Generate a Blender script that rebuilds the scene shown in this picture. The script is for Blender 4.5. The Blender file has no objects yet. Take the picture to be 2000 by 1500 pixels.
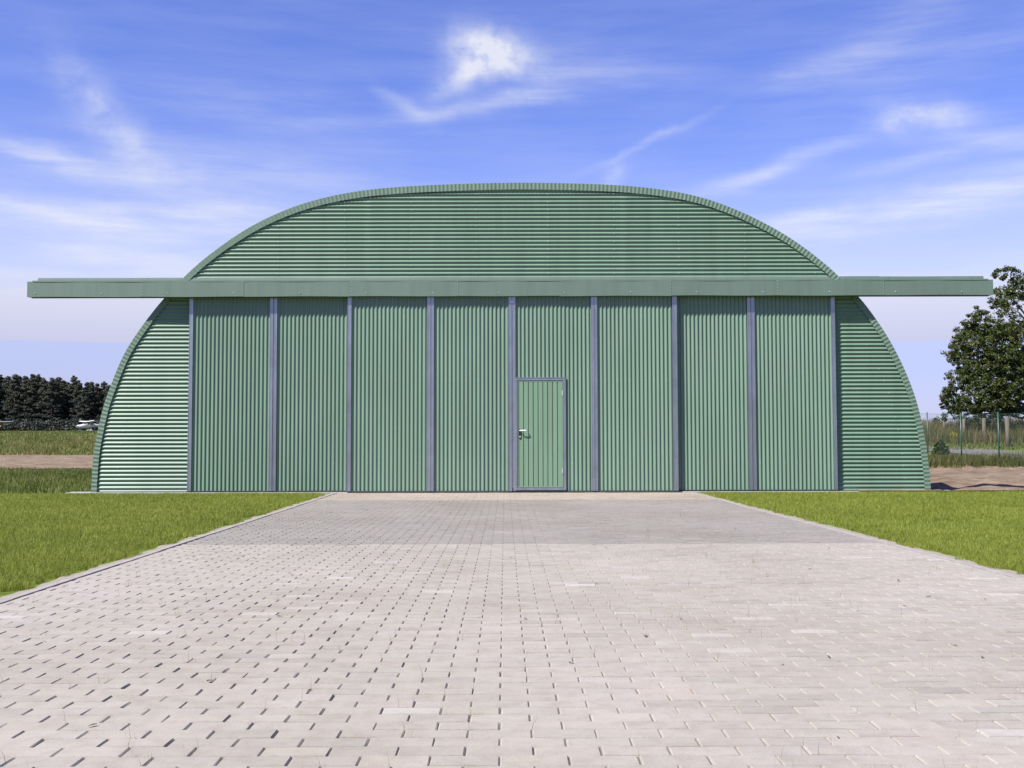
import bpy, bmesh, math, random
import numpy as np
from mathutils import Vector, Matrix, noise as mnoise

random.seed(7); rng = np.random.default_rng(11)
R = math.radians
scene = bpy.context.scene
COL = scene.collection

# ------------------------------------------------------------------ camera
FPX = 2190.0; CH = 0.90; HORIZON = 868.0
PITCH = math.atan((HORIZON - 750) / FPX); ROLL = R(-0.12)
cam_d = bpy.data.cameras.new('camera'); cam = bpy.data.objects.new('camera', cam_d); COL.objects.link(cam)
CM = Matrix.Rotation(math.pi/2 + PITCH, 4, 'X') @ Matrix.Rotation(ROLL, 4, 'Z')
cam.matrix_world = Matrix.Translation((0, 0, CH)) @ CM
cam_d.sensor_width = 36; cam_d.lens = 36 * FPX / 2000; cam_d.clip_end = 12000; cam_d.clip_start = 0.05
scene.camera = cam
R3 = CM.to_3x3()

def ray(px, py):
    return R3 @ Vector(((px - 1000) / FPX, (750 - py) / FPX, -1))
def P(px, py, Y):                       # photo point -> (x, z) on the upright plane at distance Y
    d = ray(px, py); t = Y / d.y
    return d.x * t, CH + d.z * t
def G0(px, py):                         # photo point -> (x, y) on level ground
    d = ray(px, py); t = -CH / d.z
    return d.x * t, d.y * t

# ------------------------------------------------------------------ terrain height
LP = ((-1e4, 0), (0, 0), (42, 0.0), (62, .38), (86, 1.60), (110, 2.0), (250, 3.95), (320, 5.2), (700, 18), (9000, 160))
RP = ((-1e4, 0), (0, 0), (46, 0.02), (52, .13), (60, .43), (66, .80), (75, 1.15), (110, 1.6), (300, 3.2), (700, 9), (9000, 90))
def T(x, y):
    x = np.asarray(x, float); y = np.asarray(y, float)
    l = np.interp(y, [p[0] for p in LP], [p[1] for p in LP]); r = np.interp(y, [p[0] for p in RP], [p[1] for p in RP])
    s = np.clip((x + 10) / 20, 0, 1); s = s*s*(3 - 2*s)
    return l*(1 - s) + r*s
def Tf(x, y): return float(T(x, y))
def GT(px, py):
    d = ray(px, py); t = 5.0
    while t < 3000:
        p = d * t
        if CH + p.z <= Tf(p.x, p.y): return p.x, p.y
        t += 0.05 if t < 200 else 1
    return p.x, p.y

# ------------------------------------------------------------------ material helpers
def mat(name):
    m = bpy.data.materials.new(name); m.use_nodes = True
    nt = m.node_tree; return m, nt, nt.nodes['Principled BSDF']
def nd(nt, t, **kw):
    n = nt.nodes.new(t)
    for k, v in kw.items():
        if k in n.inputs: n.inputs[k].default_value = v
        else: setattr(n, k, v)
    return n
def noise(nt, scale, detail=4, rough=.55, vec=None, dims='3D'):
    n = nd(nt, 'ShaderNodeTexNoise'); n.inputs['Scale'].default_value = scale
    n.inputs['Detail'].default_value = detail; n.inputs['Roughness'].default_value = rough
    if vec is not None: nt.links.new(vec, n.inputs['Vector'])
    return n.outputs['Fac']
def ramp(nt, fac, stops):
    n = nd(nt, 'ShaderNodeValToRGB'); e = n.color_ramp.elements
    while len(e) < len(stops): e.new(.5)
    for i, (p, c) in enumerate(stops): e[i].position = p; e[i].color = (*c, 1)
    nt.links.new(fac, n.inputs['Fac']); return n.outputs['Color']
def mixc(nt, fac, a, b, mode='MIX'):
    n = nd(nt, 'ShaderNodeMix', data_type='RGBA', blend_type=mode)
    for s, v in ((n.inputs[0], fac), (n.inputs[6], a), (n.inputs[7], b)):
        if hasattr(v, 'is_linked'): nt.links.new(v, s)
        elif isinstance(v, (int, float)): s.default_value = v
        else: s.default_value = (*v, 1)
    return n.outputs[2]
def objco(nt, scale=(1, 1, 1)):
    c = nd(nt, 'ShaderNodeTexCoord'); mp = nd(nt, 'ShaderNodeMapping'); mp.inputs['Scale'].default_value = scale
    nt.links.new(c.outputs['Object'], mp.inputs['Vector']); return mp.outputs['Vector']
def bump(nt, b, h, strength, dist):
    n = nd(nt, 'ShaderNodeBump'); n.inputs['Strength'].default_value = strength; n.inputs['Distance'].default_value = dist
    nt.links.new(h, n.inputs['Height']); nt.links.new(n.outputs['Normal'], b.inputs['Normal'])

def m_paint(name, col, rough=.36, var=.10, spec=.5, scale=1.3):
    m, nt, b = mat(name); v = objco(nt, (1, 1, .45))
    f = noise(nt, scale, 6, .62, v)
    c = ramp(nt, f, ((.30, [x*(1-var) for x in col]), (.70, [x*(1+var) for x in col])))
    g = noise(nt, 160, 2, .5, v)
    c = mixc(nt, .05, c, ramp(nt, g, ((.35, (0, 0, 0)), (.65, (1, 1, 1)))), 'OVERLAY')
    stk = ramp(nt, noise(nt, 7, 5, .65, objco(nt, (1, 1, .06))), ((.32, (.90, .90, .89)), (.55, (1, 1, 1)), (.80, (1.05, 1.05, 1.04))))
    c = mixc(nt, 1, c, stk, 'MULTIPLY')
    nt.links.new(c, b.inputs['Base Color'])
    rr = nd(nt, 'ShaderNodeMapRange'); rr.inputs['To Min'].default_value = rough - .05; rr.inputs['To Max'].default_value = rough + .09
    nt.links.new(noise(nt, 3.1, 5, .6, v), rr.inputs['Value']); nt.links.new(rr.outputs[0], b.inputs['Roughness'])
    b.inputs['Specular IOR Level'].default_value = spec
    return m
M_SHEET = m_paint('green_sheet_paint', (.110, .176, .127), .38, .06)
M_COVER = m_paint('green_cover_paint', (.088, .130, .104), .54, .05)
M_LEAF = m_paint('green_door_paint', (.122, .205, .132), .48, .05)
M_TRIM = m_paint('green_trim_paint', (.095, .148, .108), .45, .06)
M_GALV = m_paint('galvanised_steel', (.30, .32, .36), .33, .14, .5, 6)
M_GALV.node_tree.nodes['Principled BSDF'].inputs['Metallic'].default_value = .85
M_SCREW = m_paint('screw_head', (.42, .44, .43), .3, .1, .6)
M_HINGE = m_paint('hinge_metal', (.24, .26, .26), .4, .05)
M_CHROME = m_paint('door_lever_metal', (.80, .80, .80), .25, .05, .6)
M_BLACK = m_paint('black_plastic', (.012, .012, .014), .35, .1)
M_RUBBER = m_paint('rubber_seal', (.035, .035, .038), .6, .1)

def m_concrete(name, col, s=5):
    m, nt, b = mat(name); v = objco(nt)
    c = ramp(nt, noise(nt, s, 8, .65, v), ((.25, [x*.72 for x in col]), (.75, [x*1.15 for x in col])))
    nt.links.new(c, b.inputs['Base Color']); b.inputs['Roughness'].default_value = .88
    bump(nt, b, noise(nt, s*18, 4, .6, v), .3, .004); return m
M_CONC = m_concrete('concrete', (.29, .29, .28))
M_KERB = m_concrete('kerb_concrete', (.215, .198, .184), 7)
M_SAND = m_concrete('sand', (.20, .172, .136), 14)
M_JOINT = m_concrete('joint_sand', (.15, .125, .105), 9)

# pavers: tone comes from each stone, speckle and stains from noise
M_PAVE, nt, b = mat('concrete_paver')
at = nd(nt, 'ShaderNodeAttribute', attribute_name='tone'); v = objco(nt)
st = noise(nt, .42, 5, .6, objco(nt, (1, .8, 1)))
stain = ramp(nt, st, ((.28, (.84, .81, .77)), (.50, (1, 1, 1)), (.72, (1.12, 1.08, 1.13))))
c = mixc(nt, 1, at.outputs['Color'], stain, 'MULTIPLY')
sp = ramp(nt, noise(nt, 230, 3, .7, v), ((.30, (.80, .80, .80)), (.70, (1.16, 1.16, 1.16))))
c = mixc(nt, 1, c, sp, 'MULTIPLY')
bl = ramp(nt, noise(nt, 11, 6, .7, v), ((.28, (.84, .81, .78)), (.55, (1, 1, 1)), (.8, (1.05, 1.04, 1.03))))
c = mixc(nt, 1, c, bl, 'MULTIPLY')
nt.links.new(c, b.inputs['Base Color']); b.inputs['Roughness'].default_value = .72; b.inputs['Specular IOR Level'].default_value = .35
bump(nt, b, noise(nt, 260, 4, .7, v), .35, .002)

def m_soil(name, stops, s=1.2, dist=.05):
    m, nt, b = mat(name); v = objco(nt)
    c = ramp(nt, noise(nt, s, 9, .68, v), stops)
    c = mixc(nt, .45, c, ramp(nt, noise(nt, s*14, 6, .7, v), ((.3, (.55, .55, .55)), (.7, (1.5, 1.5, 1.5)))), 'MULTIPLY')
    nt.links.new(c, b.inputs['Base Color']); b.inputs['Roughness'].default_value = .95; b.inputs['Specular IOR Level'].default_value = .1
    bump(nt, b, noise(nt, s*9, 6, .7, v), .8, dist); return m
M_DIRT = m_soil('bare_earth', ((.30, (.075, .055, .038)), (.52, (.145, .108, .077)), (.75, (.22, .172, .12))), 1.1)
M_GROUND = m_soil('field_ground', ((.30, (.05, .062, .016)), (.50, (.075, .095, .023)), (.72, (.11, .115, .042))), .35)
M_LAWNSOIL = m_soil('lawn_soil', ((.30, (.05, .075, .01)), (.55, (.08, .11, .014)), (.8, (.12, .13, .04))), 2.2, .02)
M_ROAD = m_soil('asphalt', ((.30, (.085, .078, .08)), (.7, (.125, .118, .12))), 2.5, .01)

def m_blade(name, stops, transl=.35, rough=.55):
    m, nt, b = mat(name)
    at = nd(nt, 'ShaderNodeAttribute', attribute_name='tone')
    g = nd(nt, 'ShaderNodeSeparateColor'); nt.links.new(at.outputs['Color'], g.inputs[0])
    c = ramp(nt, g.outputs[0], stops)
    nt.links.new(c, b.inputs['Base Color']); b.inputs['Roughness'].default_value = rough; b.inputs['Specular IOR Level'].default_value = .25
    tr = nd(nt, 'ShaderNodeBsdfTranslucent'); nt.links.new(c, tr.inputs['Color'])
    mx = nd(nt, 'ShaderNodeMixShader'); mx.inputs[0].default_value = transl
    nt.links.new(b.outputs[0], mx.inputs[1]); nt.links.new(tr.outputs[0], mx.inputs[2])
    nt.links.new(mx.outputs[0], nt.nodes['Material Output'].inputs['Surface']); return m
M_GRASS = m_blade('lawn_blade', ((.0, (.105, .136, .020)), (.45, (.178, .210, .030)), (.8, (.235, .255, .046)), (1, (.31, .30, .09))))
M_MEADOW = m_blade('meadow_blade', ((.0, (.06, .085, .015)), (.5, (.105, .125, .026)), (.8, (.18, .155, .056)), (1, (.28, .225, .115))))
M_WEED = m_blade('weed_stalk', ((.0, (.035, .05, .012)), (.45, (.07, .078, .02)), (.75, (.115, .09, .038)), (1, (.18, .13, .07))))
M_DRYSTALK = m_blade('dry_stalk', ((0, (.10, .10, .035)), (.5, (.20, .165, .08)), (1, (.28, .20, .11))))
M_OAK = m_blade('oak_leaf', ((0, (.024, .036, .009)), (.5, (.042, .058, .013)), (1, (.078, .092, .022))), .28, .45)
M_PINE = m_blade('pine_needle', ((0, (.026, .032, .032)), (.6, (.050, .058, .043)), (1, (.092, .092, .056))), .12, .6)
M_SHRUB = m_blade('shrub_leaf', ((0, (.025, .036, .013)), (.5, (.042, .058, .018)), (1, (.07, .085, .03))), .25, .5)
M_FLOWER = m_blade('yellow_flower', ((0, (.5, .38, .02)), (1, (.7, .55, .05))))
def m_bark(name, a, b_):
    m, nt, b = mat(name); v = objco(nt, (1, 1, .2))
    nt.links.new(ramp(nt, noise(nt, 9, 7, .7, v), ((.3, a), (.7, b_))), b.inputs['Base Color']); b.inputs['Roughness'].default_value = .9
    bump(nt, b, noise(nt, 14, 5, .7, v), .8, .03); return m
M_BARK = m_bark('oak_bark', (.035, .03, .025), (.10, .085, .07))
M_PBARK = m_bark('pine_bark', (.04, .028, .022), (.10, .07, .055))
M_TIMBER = m_bark('weathered_timber', (.065, .052, .039), (.14, .113, .086))
M_FENCE = m_paint('green_fence_coating', (.012, .055, .036), .4, .12)
M_WHITE = m_paint('white_aircraft_paint', (.55, .55, .55), .3, .03)
M_GREYP = m_paint('grey_aircraft_paint', (.25, .25, .26), .4, .05)
M_YELLOW = m_paint('yellow_aircraft_paint', (.45, .30, .07), .35, .05)
M_GLASS = m_paint('dark_canopy_glass', (.02, .022, .03), .08, .05)
M_TYRE = m_paint('tyre_rubber', (.02, .02, .02), .7, .1)

# ------------------------------------------------------------------ mesh helpers
def mesh_obj(name, verts, faces, m, parent=None, smooth=False, tone=None, mats=None, midx=None):
    verts = np.asarray(verts, np.float32); faces = np.asarray(faces, np.int32)
    me = bpy.data.meshes.new(name); n = faces.shape[1]
    me.vertices.add(len(verts)); me.vertices.foreach_set('co', verts.ravel())
    me.loops.add(faces.size); me.loops.foreach_set('vertex_index', faces.ravel())
    me.polygons.add(len(faces)); me.polygons.foreach_set('loop_start', np.arange(0, faces.size, n, dtype=np.int32))
    for mm in (mats or [m]): me.materials.append(mm)
    if midx is not None: me.polygons.foreach_set('material_index', np.asarray(midx, np.int32))
    me.update(calc_edges=True)
    if tone is not None:                # one colour per face
        a = me.color_attributes.new('tone', 'FLOAT_COLOR', 'CORNER')
        t = np.ones((len(faces), 4), np.float32); t[:, :3] = np.asarray(tone, np.float32).reshape(len(faces), -1)
        a.data.foreach_set('color', np.repeat(t, n, axis=0).ravel())
    me.polygons.foreach_set('use_smooth', np.full(len(faces), smooth))
    o = bpy.data.objects.new(name, me); COL.objects.link(o)
    if parent: o.parent = parent
    return o
class MB:
    def __init__(s): s.v = []; s.f = []; s.mi = []
    def box(s, x0, x1, y0, y1, z0, z1, mi=0):
        k = len(s.v)
        s.v += [(x0,y0,z0),(x1,y0,z0),(x1,y1,z0),(x0,y1,z0),(x0,y0,z1),(x1,y0,z1),(x1,y1,z1),(x0,y1,z1)]
        s.f += [tuple(k+i for i in q) for q in ((0,3,2,1),(4,5,6,7),(0,1,5,4),(1,2,6,5),(2,3,7,6),(3,0,4,7))]; s.mi += [mi]*6
    def tube(s, pts, rad, n=8, mi=0, cap=True):
        pts = [Vector(p) for p in pts]; rad = rad if hasattr(rad, '__len__') else [rad]*len(pts); rings = []
        up = None
        for i, p in enumerate(pts):
            t = (pts[min(i+1, len(pts)-1)] - pts[max(i-1, 0)]).normalized()
            if up is None: up = t.orthogonal().normalized()
            a = (up - t*up.dot(t)); a = a.normalized() if a.length > 1e-6 else t.orthogonal().normalized(); up = a; bb = t.cross(a)
            k = len(s.v); s.v += [tuple(p + (a*math.cos(2*math.pi*j/n) + bb*math.sin(2*math.pi*j/n))*rad[i]) for j in range(n)]; rings.append(k)
        for r0, r1 in zip(rings, rings[1:]):
            for j in range(n):
                s.f.append((r0+j, r0+(j+1)%n, r1+(j+1)%n, r1+j)); s.mi.append(mi)
        if cap: s.f += [tuple(rings[0]+j for j in reversed(range(n))), tuple(rings[-1]+j for j in range(n))]; s.mi += [mi]*2
    def ngon(s, pts, mi=0): k = len(s.v); s.v += [tuple(p) for p in pts]; s.f.append(tuple(range(k, k+len(pts)))); s.mi.append(mi)
    def dome(s, c, r, axis='y', mi=0):  # small screw head towards -y (or +z)
        x, y, z = c; k = len(s.v)
        for q, (rr, h) in enumerate(((r, 0), (r*.8, r*.55))):
            for j in range(6):
                a = j*math.pi/3
                s.v.append((x+rr*math.cos(a), y-h, z+rr*math.sin(a)) if axis == 'y' else (x+rr*math.cos(a), y+rr*math.sin(a), z+h))
        for j in range(6): s.f.append((k+j, k+(j+1)%6, k+6+(j+1)%6, k+6+j)); s.mi.append(mi)
        s.f.append(tuple(k+6+j for j in range(6))); s.mi.append(mi)
    def build(s, name, mats, parent=None, smooth=False, bevel=0):
        me = bpy.data.meshes.new(name); me.from_pydata(s.v, [], s.f)
        for m in (mats if isinstance(mats, (list, tuple)) else [mats]): me.materials.append(m)
        me.polygons.foreach_set('material_index', s.mi); me.polygons.foreach_set('use_smooth', [smooth]*len(s.f))
        if bevel:
            bm = bmesh.new(); bm.from_mesh(me)
            bmesh.ops.bevel(bm, geom=[e for e in bm.edges if e.calc_face_angle(0) > .8], offset=bevel, segments=2, affect='EDGES', profile=.6)
            bm.to_mesh(me); bm.free()
        me.update(); o = bpy.data.objects.new(name, me); COL.objects.link(o)
        if parent: o.parent = parent
        return o
def absorb(child, parent):               # small fixings become part of the sheet they hold
    me = parent.data; off = len(me.materials)
    for m in child.data.materials: me.materials.append(m)
    for p in child.data.polygons: p.material_index += off
    bm = bmesh.new(); bm.from_mesh(me); bm.from_mesh(child.data); bm.to_mesh(me); bm.free()
    bpy.data.objects.remove(child)
def tag(o, label=None, cat=None, group=None, kind=None):
    for k, v in (('label', label), ('category', cat), ('group', group), ('kind', kind)):
        if v: o[k] = v
    return o
def thing(name, label, cat, loc=(0, 0, 0), rz=0, group=None):
    o = bpy.data.objects.new(name, None); COL.objects.link(o); o.location = loc; o.rotation_euler.z = rz
    o.empty_display_size = .3
    return tag(o, label, cat, group)
def copy_thing(r, loc, rz, s=1, label=None, group=None):
    c = r.copy(); COL.objects.link(c); c.location = loc; c.rotation_euler.z = rz; c.scale = (s, s, s)
    if label: c['label'] = label
    if group: c['group'] = group
    for ch in r.children:
        k = ch.copy(); COL.objects.link(k); k.parent = c
        for g in ch.children:
            q = g.copy(); COL.objects.link(q); q.parent = k
    return c

# ------------------------------------------------------------------ the hangar
YG, YR, YF, YC = 21.22, 21.145, 21.07, 20.975      # gable wall, rear leaves, front leaves, face of the track cover
YB = 21.193                                       # face of the arch trim
PITCHW, AMP = .0765, .0110
hangar = thing('hangar', 'round-arched hangar clad in green corrugated sheet at the end of the paved driveway', 'hangar', (0, 0, 0))

arch_px = [(177.5,962),(178.5,940),(181,900),(185,870),(191,840),(202,790),(216,754),(236,702),(256,667),(288,622),(320,582),(358,542),(390,512),
    (424,486),(460,460),(500,436),(540,417),(580,401),(620,389),(660,380),(700,373),(740,368),(800,363.5),(850,361),(900,359),(960,357.3),
    (1010,356.6),(1060,357),(1130,358.3),(1200,361),(1250,365),(1300,371),(1340,378),(1380,388),(1420,402),(1460,419),(1500,439),(1540,462),(1580,490),
    (1620,522),(1638,540),(1678,579),(1700,608),(1720,636),(1740,668),(1760,706),(1780,752),(1792,790),(1800,820),(1808,862),(1814,906),(1817.5,940),(1818.5,960)]
ap = np.array([P(x, y, YB) for x, y in arch_px])
def catmull(p, n=10):
    out = []
    for i in range(len(p) - 1):
        a, b_, c, d = p[max(i-1, 0)], p[i], p[i+1], p[min(i+2, len(p)-1)]
        for t in np.linspace(0, 1, n, endpoint=False):
            out.append(.5*((2*b_) + (-a + c)*t + (2*a - 5*b_ + 4*c - d)*t*t + (-a + 3*b_ - 3*c + d)*t**3))
    out.append(p[-1]); return np.array(out)
fine = catmull(ap)
for _ in range(60):                      # relax digitising wobble
    fine[1:-1] = .5*fine[1:-1] + .25*(fine[:-2] + fine[2:])
s = np.concatenate([[0], np.cumsum(np.linalg.norm(np.diff(fine, axis=0), axis=1))])
NS = 8; nw = round(s[-1]/PITCHW); u = np.linspace(0, s[-1], nw*NS + 1)
arc = np.stack([np.interp(u, s, fine[:, 0]), np.interp(u, s, fine[:, 1])], 1)
tan = np.gradient(arc, axis=0)
k = 15; pad = np.pad(tan, ((k, k), (0, 0)), mode='edge'); tan = np.stack([np.convolve(pad[:, i], np.ones(2*k+1)/(2*k+1), 'valid') for i in (0, 1)], 1)
tan /= np.linalg.norm(tan, axis=1)[:, None]
nor = np.stack([-tan[:, 1], tan[:, 0]], 1)         # outward
wav = np.sin(u/PITCHW*2*np.pi)
def arcpt(off, y, wr=0.0, wy=0.0):
    q = arc + nor*(off + wr*wav)[:, None] if hasattr(off, '__len__') else arc + nor*(off + wr*wav)[:, None]
    yy = (np.zeros(len(u)) + y) + wy*wav
    return np.stack([q[:, 0], yy, q[:, 1]], 1)
def strips(rows, name, m, parent, smooth=True):
    n = len(rows[0]); F = []                # None between rows: a sharp fold, the next row starts a new strip
    cut = {i - k for k, i in enumerate(i for i, q in enumerate(rows) if q is None)}
    rows = [q for q in rows if q is not None]; V = np.concatenate(rows)
    for r in range(len(rows) - 1):
        if r + 1 in cut: continue
        a = np.arange(n - 1) + r*n; F.append(np.stack([a, a + 1, a + 1 + n, a + n], 1))
    return mesh_obj(name, V, np.concatenate(F), m, parent, smooth)
BACK = 39.0
roof = strips([arcpt(0, YB + .02, .004), arcpt(0, YB + 6, .004), arcpt(0, YB + 12, .004), arcpt(0, BACK, .004)], 'roof', M_SHEET, hangar)
bw = .116 + .016*np.sin(np.pi*u/s[-1])**4 - .006*(u < s[-1]*.25)
edge0 = arcpt(-.001, YB, 0, .0036)
trim = strips([arcpt(0, YB + .06, .003), arcpt(.001, YB + .004, .002), edge0, None, edge0, arcpt(-bw*.5, YB, 0, .0036), arcpt(-bw, YB, 0, .0036), None, arcpt(-bw, YB, 0, .0036), arcpt(-bw, YB + .012, 0, .0036)], 'roof_trim', M_TRIM, hangar)
m_ = MB()
for i in range(20, len(u) - 20, 116):
    q = arc[i] - nor[i]*bw[i]*.82; m_.dome((q[0], YB - .006, q[1]), .008)
absorb(m_.build('trim_screw', M_SCREW), trim)

# walls: horizontal corrugation cut to the arch
half = np.argmax(arc[:, 1])
inn = arc - nor*.05
zl, xl_ = inn[:half, 1], inn[:half, 0]; zr, xr_ = inn[half:, 1][::-1], inn[half:, 0][::-1]
def wall(name, z0, z1, xa, xb, y0):
    zs = np.arange(z0, z1, PITCHW/NS)
    V, F = [], []; n = 0
    for i, z in enumerate(zs):
        y = y0 - AMP*math.sin(2*math.pi*z/PITCHW)
        a = max(float(np.interp(z, zl, xl_)), xa); b_ = min(float(np.interp(z, zr, xr_)), xb)
        if b_ - a < .05: break
        V += [(a, y, z), (b_, y, z)]; n += 1
    F = [(2*i, 2*i + 1, 2*i + 3, 2*i + 2) for i in range(n - 1)]
    return mesh_obj(name, V, F, M_SHEET, hangar, True)
apex = arc[half, 1]
x_l = P(372, 800, YR)[0]; x_r = P(1630, 800, YR)[0]
zc_bot = P(1000, 578, YC)[1]; zc_top = P(1000, 548, YC)[1]; zfl = P(1000, 541.5, YG)[1]
gable = wall('gable_wall', zc_bot + .05, apex - .04, -99, 99, YG)
lw = wall('side_wall', .03, zc_bot + .05, -99, x_l + .12, YG)
rw = wall('side_wall', .03, zc_bot + .05, x_r - .12, 99, YG)
lap = MB()                               # overlapping sheet ends on the gable
for px in (712, 1212):
    x, _ = P(px, 450, YG); z = zfl + .02
    while True:
        a = float(np.interp(z, zl, xl_)); top = float(np.interp(x, inn[:, 0], inn[:, 1])) - .04
        if z > top: break
        y = YG - AMP*math.sin(2*math.pi*z/PITCHW) - .0012; y2 = YG - AMP*math.sin(2*math.pi*(z + PITCHW/8)/PITCHW) - .0012
        lap.ngon([(x, y, z), (x + .12, y, z), (x + .12, y2, z + PITCHW/8), (x, y2, z + PITCHW/8)]); z += PITCHW/8
absorb(lap.build('sheet_overlap', M_SHEET, smooth=True), gable)
sc = MB()
for px in (408, 543, 673, 802, 930, 1070, 1199, 1325, 1454, 1590):
    x, _ = P(px, 450, YG); zz = math.ceil(zfl/PITCHW)*PITCHW + PITCHW*.25
    top = float(np.interp(x, inn[:, 0], inn[:, 1])) - .1
    while zz < top: sc.dome((x, YG - AMP, zz), .0075); zz += 2*PITCHW
absorb(sc.build('wall_screw', M_SCREW), gable)
for w, pts in ((lw, ((303, 640), (255, 735), (225, 850))), (rw, ((1695, 640), (1738, 740), (1772, 850)))):
    sc = MB()
    for i in range(14):
        z = PITCHW*(3.25 + 3*i); aL = float(np.interp(z, zl, xl_)); aR = float(np.interp(z, zr, xr_))
        sc.dome((aL + .42 if w is lw else aR - .42, YG - AMP, z), .0075)
    absorb(sc.build('wall_screw', M_SCREW), w)
# closed rear gable
bk = MB(); bk.ngon([(x, BACK - .05, z) for x, z in inn[::8]]); bk.build('rear_wall', M_SHEET, hangar)
# foundation strip
fx0 = P(122, 961, 21.0)[0]; fx1 = P(1872, 957, 21.0)[0]
f = MB(); f.box(fx0, P(677, 960, 21)[0], 21.105, 21.5, -.2, .014); f.box(P(1327, 960, 21)[0], fx1, 21.105, 21.5, -.2, .014)
f.box(P(677, 960, 21)[0], P(1327, 960, 21)[0], 21.107, 21.5, -.2, .012); f.build('foundation', M_CONC, hangar, bevel=.006)
bs = MB(); bs.box(-8.0, 8.0, 21.5, BACK, -.2, .02); bs.build('floor_slab', M_CONC, hangar)

# track cover
c0 = P(53, 565, YC)[0]; c1 = P(1940, 565, YC)[0]; t0 = P(64, 545, YC)[0]; t1 = P(1931, 545, YC)[0]
cov = MB(); seams = [c0] + [P(x, 565, YC)[0] for x in (277, 474, 685, 893, 1095, 1309, 1518, 1725)] + [c1]
YBK = YC + .22
for i, (a, b_) in enumerate(zip(seams, seams[1:])):
    d = .0025*(i % 2); dz = random.uniform(-.004, .004); a2 = a - (.02 if i % 2 and i else 0); b2 = b_ + (.02 if i % 2 and i < 8 else 0)
    d0 = random.uniform(-.003, .003)
    n = 8; zb = [zc_bot + d0 + .004*math.sin(i*2.1 + q*.8) for q in range(n + 1)]
    for q in range(n):                   # front sheet in slightly rippled strips, return lips top and bottom
        xa = a2 + (b2 - a2)*q/n; xb = a2 + (b2 - a2)*(q + 1)/n; ya = YC - d + .0025*math.sin(i*1.7 + q*1.1); yb = YC - d + .0025*math.sin(i*1.7 + (q + 1)*1.1)
        cov.ngon([(xa, ya, zb[q]), (xb, yb, zb[q+1]), (xb, yb, zc_top), (xa, ya, zc_top)])
        cov.ngon([(xa, ya, zb[q]), (xa, ya + .035, zb[q] + .002), (xb, yb + .035, zb[q+1] + .002), (xb, yb, zb[q+1])])
# end caps, underside and back
for x in (c0, c1): cov.ngon([(x, YC, zc_bot), (x, YBK, zc_bot + .012), (x, YBK, zc_top), (x, YC, zc_top)])
cov.ngon([(c0, YC + .02, zc_bot + .014), (c1, YC + .02, zc_bot + .014), (c1, YBK, zc_bot + .014), (c0, YBK, zc_bot + .014)])
cov.ngon([(c0, YBK, zc_bot), (c1, YBK, zc_bot), (c1, YBK, zc_top + .05), (c0, YBK, zc_top + .05)])
cover = cov.build('track_cover', M_COVER, hangar)
fl = MB(); fs = [t0] + seams[1:-1] + [t1]
for i, (a, b_) in enumerate(zip(fs, fs[1:])):
    d = .002*(i % 2); w = random.uniform(-.006, .006)
    for q in range(4):
        xa, xb = a + (b_ - a)*q/4, a + (b_ - a)*(q + 1)/4
        wa, wb = w*math.sin(q*1.3), w*math.sin((q + 1)*1.3)
        fl.ngon([(xa, YC - .004, zc_top - .012), (xb, YC - .004, zc_top - .012), (xb, YC - .004, zc_top + .006 + d), (xa, YC - .004, zc_top + .006 + d)])
        fl.ngon([(xa, YC - .004, zc_top + .006 + d), (xb, YC - .004, zc_top + .006 + d), (xb, YC + .220, zc_top + .012 + d), (xa, YC + .220, zc_top + .012 + d)])
        fl.ngon([(xa, YC + .220, zc_top + .012 + d), (xb, YC + .220, zc_top + .012 + d), (xb, YG - .016, zfl + d + wb), (xa, YG - .016, zfl + d + wa)])
for q in (t0, t1): fl.ngon([(q, YC + .220, zc_top), (q, YG - .006, zc_top), (q, YG - .006, zfl), (q, YG - .016, zfl)])
for a, b_ in ((t0, -6.2), (6.2, t1)): fl.ngon([(a, YG - .005, zc_top), (b_, YG - .005, zc_top), (b_, YG - .005, zfl - .002), (a, YG - .005, zfl - .002)])
flash = fl.build('track_flashing', M_COVER, hangar)
rv = MB()
for x in seams[1:-1]:
    for q in range(5): rv.dome((x + .008, YC - .0045, zc_bot + .03 + q*(zc_top - zc_bot - .05)/4), .0055)
xx = P(69, 571, YC)[0]
while xx < c1 - .02: rv.dome((xx, YC - .004, P(1000, 571, YC)[1] + random.uniform(-.006, .006)), .010); xx += 1.245
absorb(rv.build('cover_screw', M_SCREW), cover)
# track rail and hangers inside the cover
tr = MB(); tr.box(c0 + .25, c1 - .25, YF + .0, YF + .04, zc_bot + .03, zc_bot + .10); tr.box(c0 + .25, c1 - .25, YR + .0, YR + .04, zc_bot + .03, zc_bot + .10)
tr.build('track_rail', M_GALV, hangar)

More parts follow.
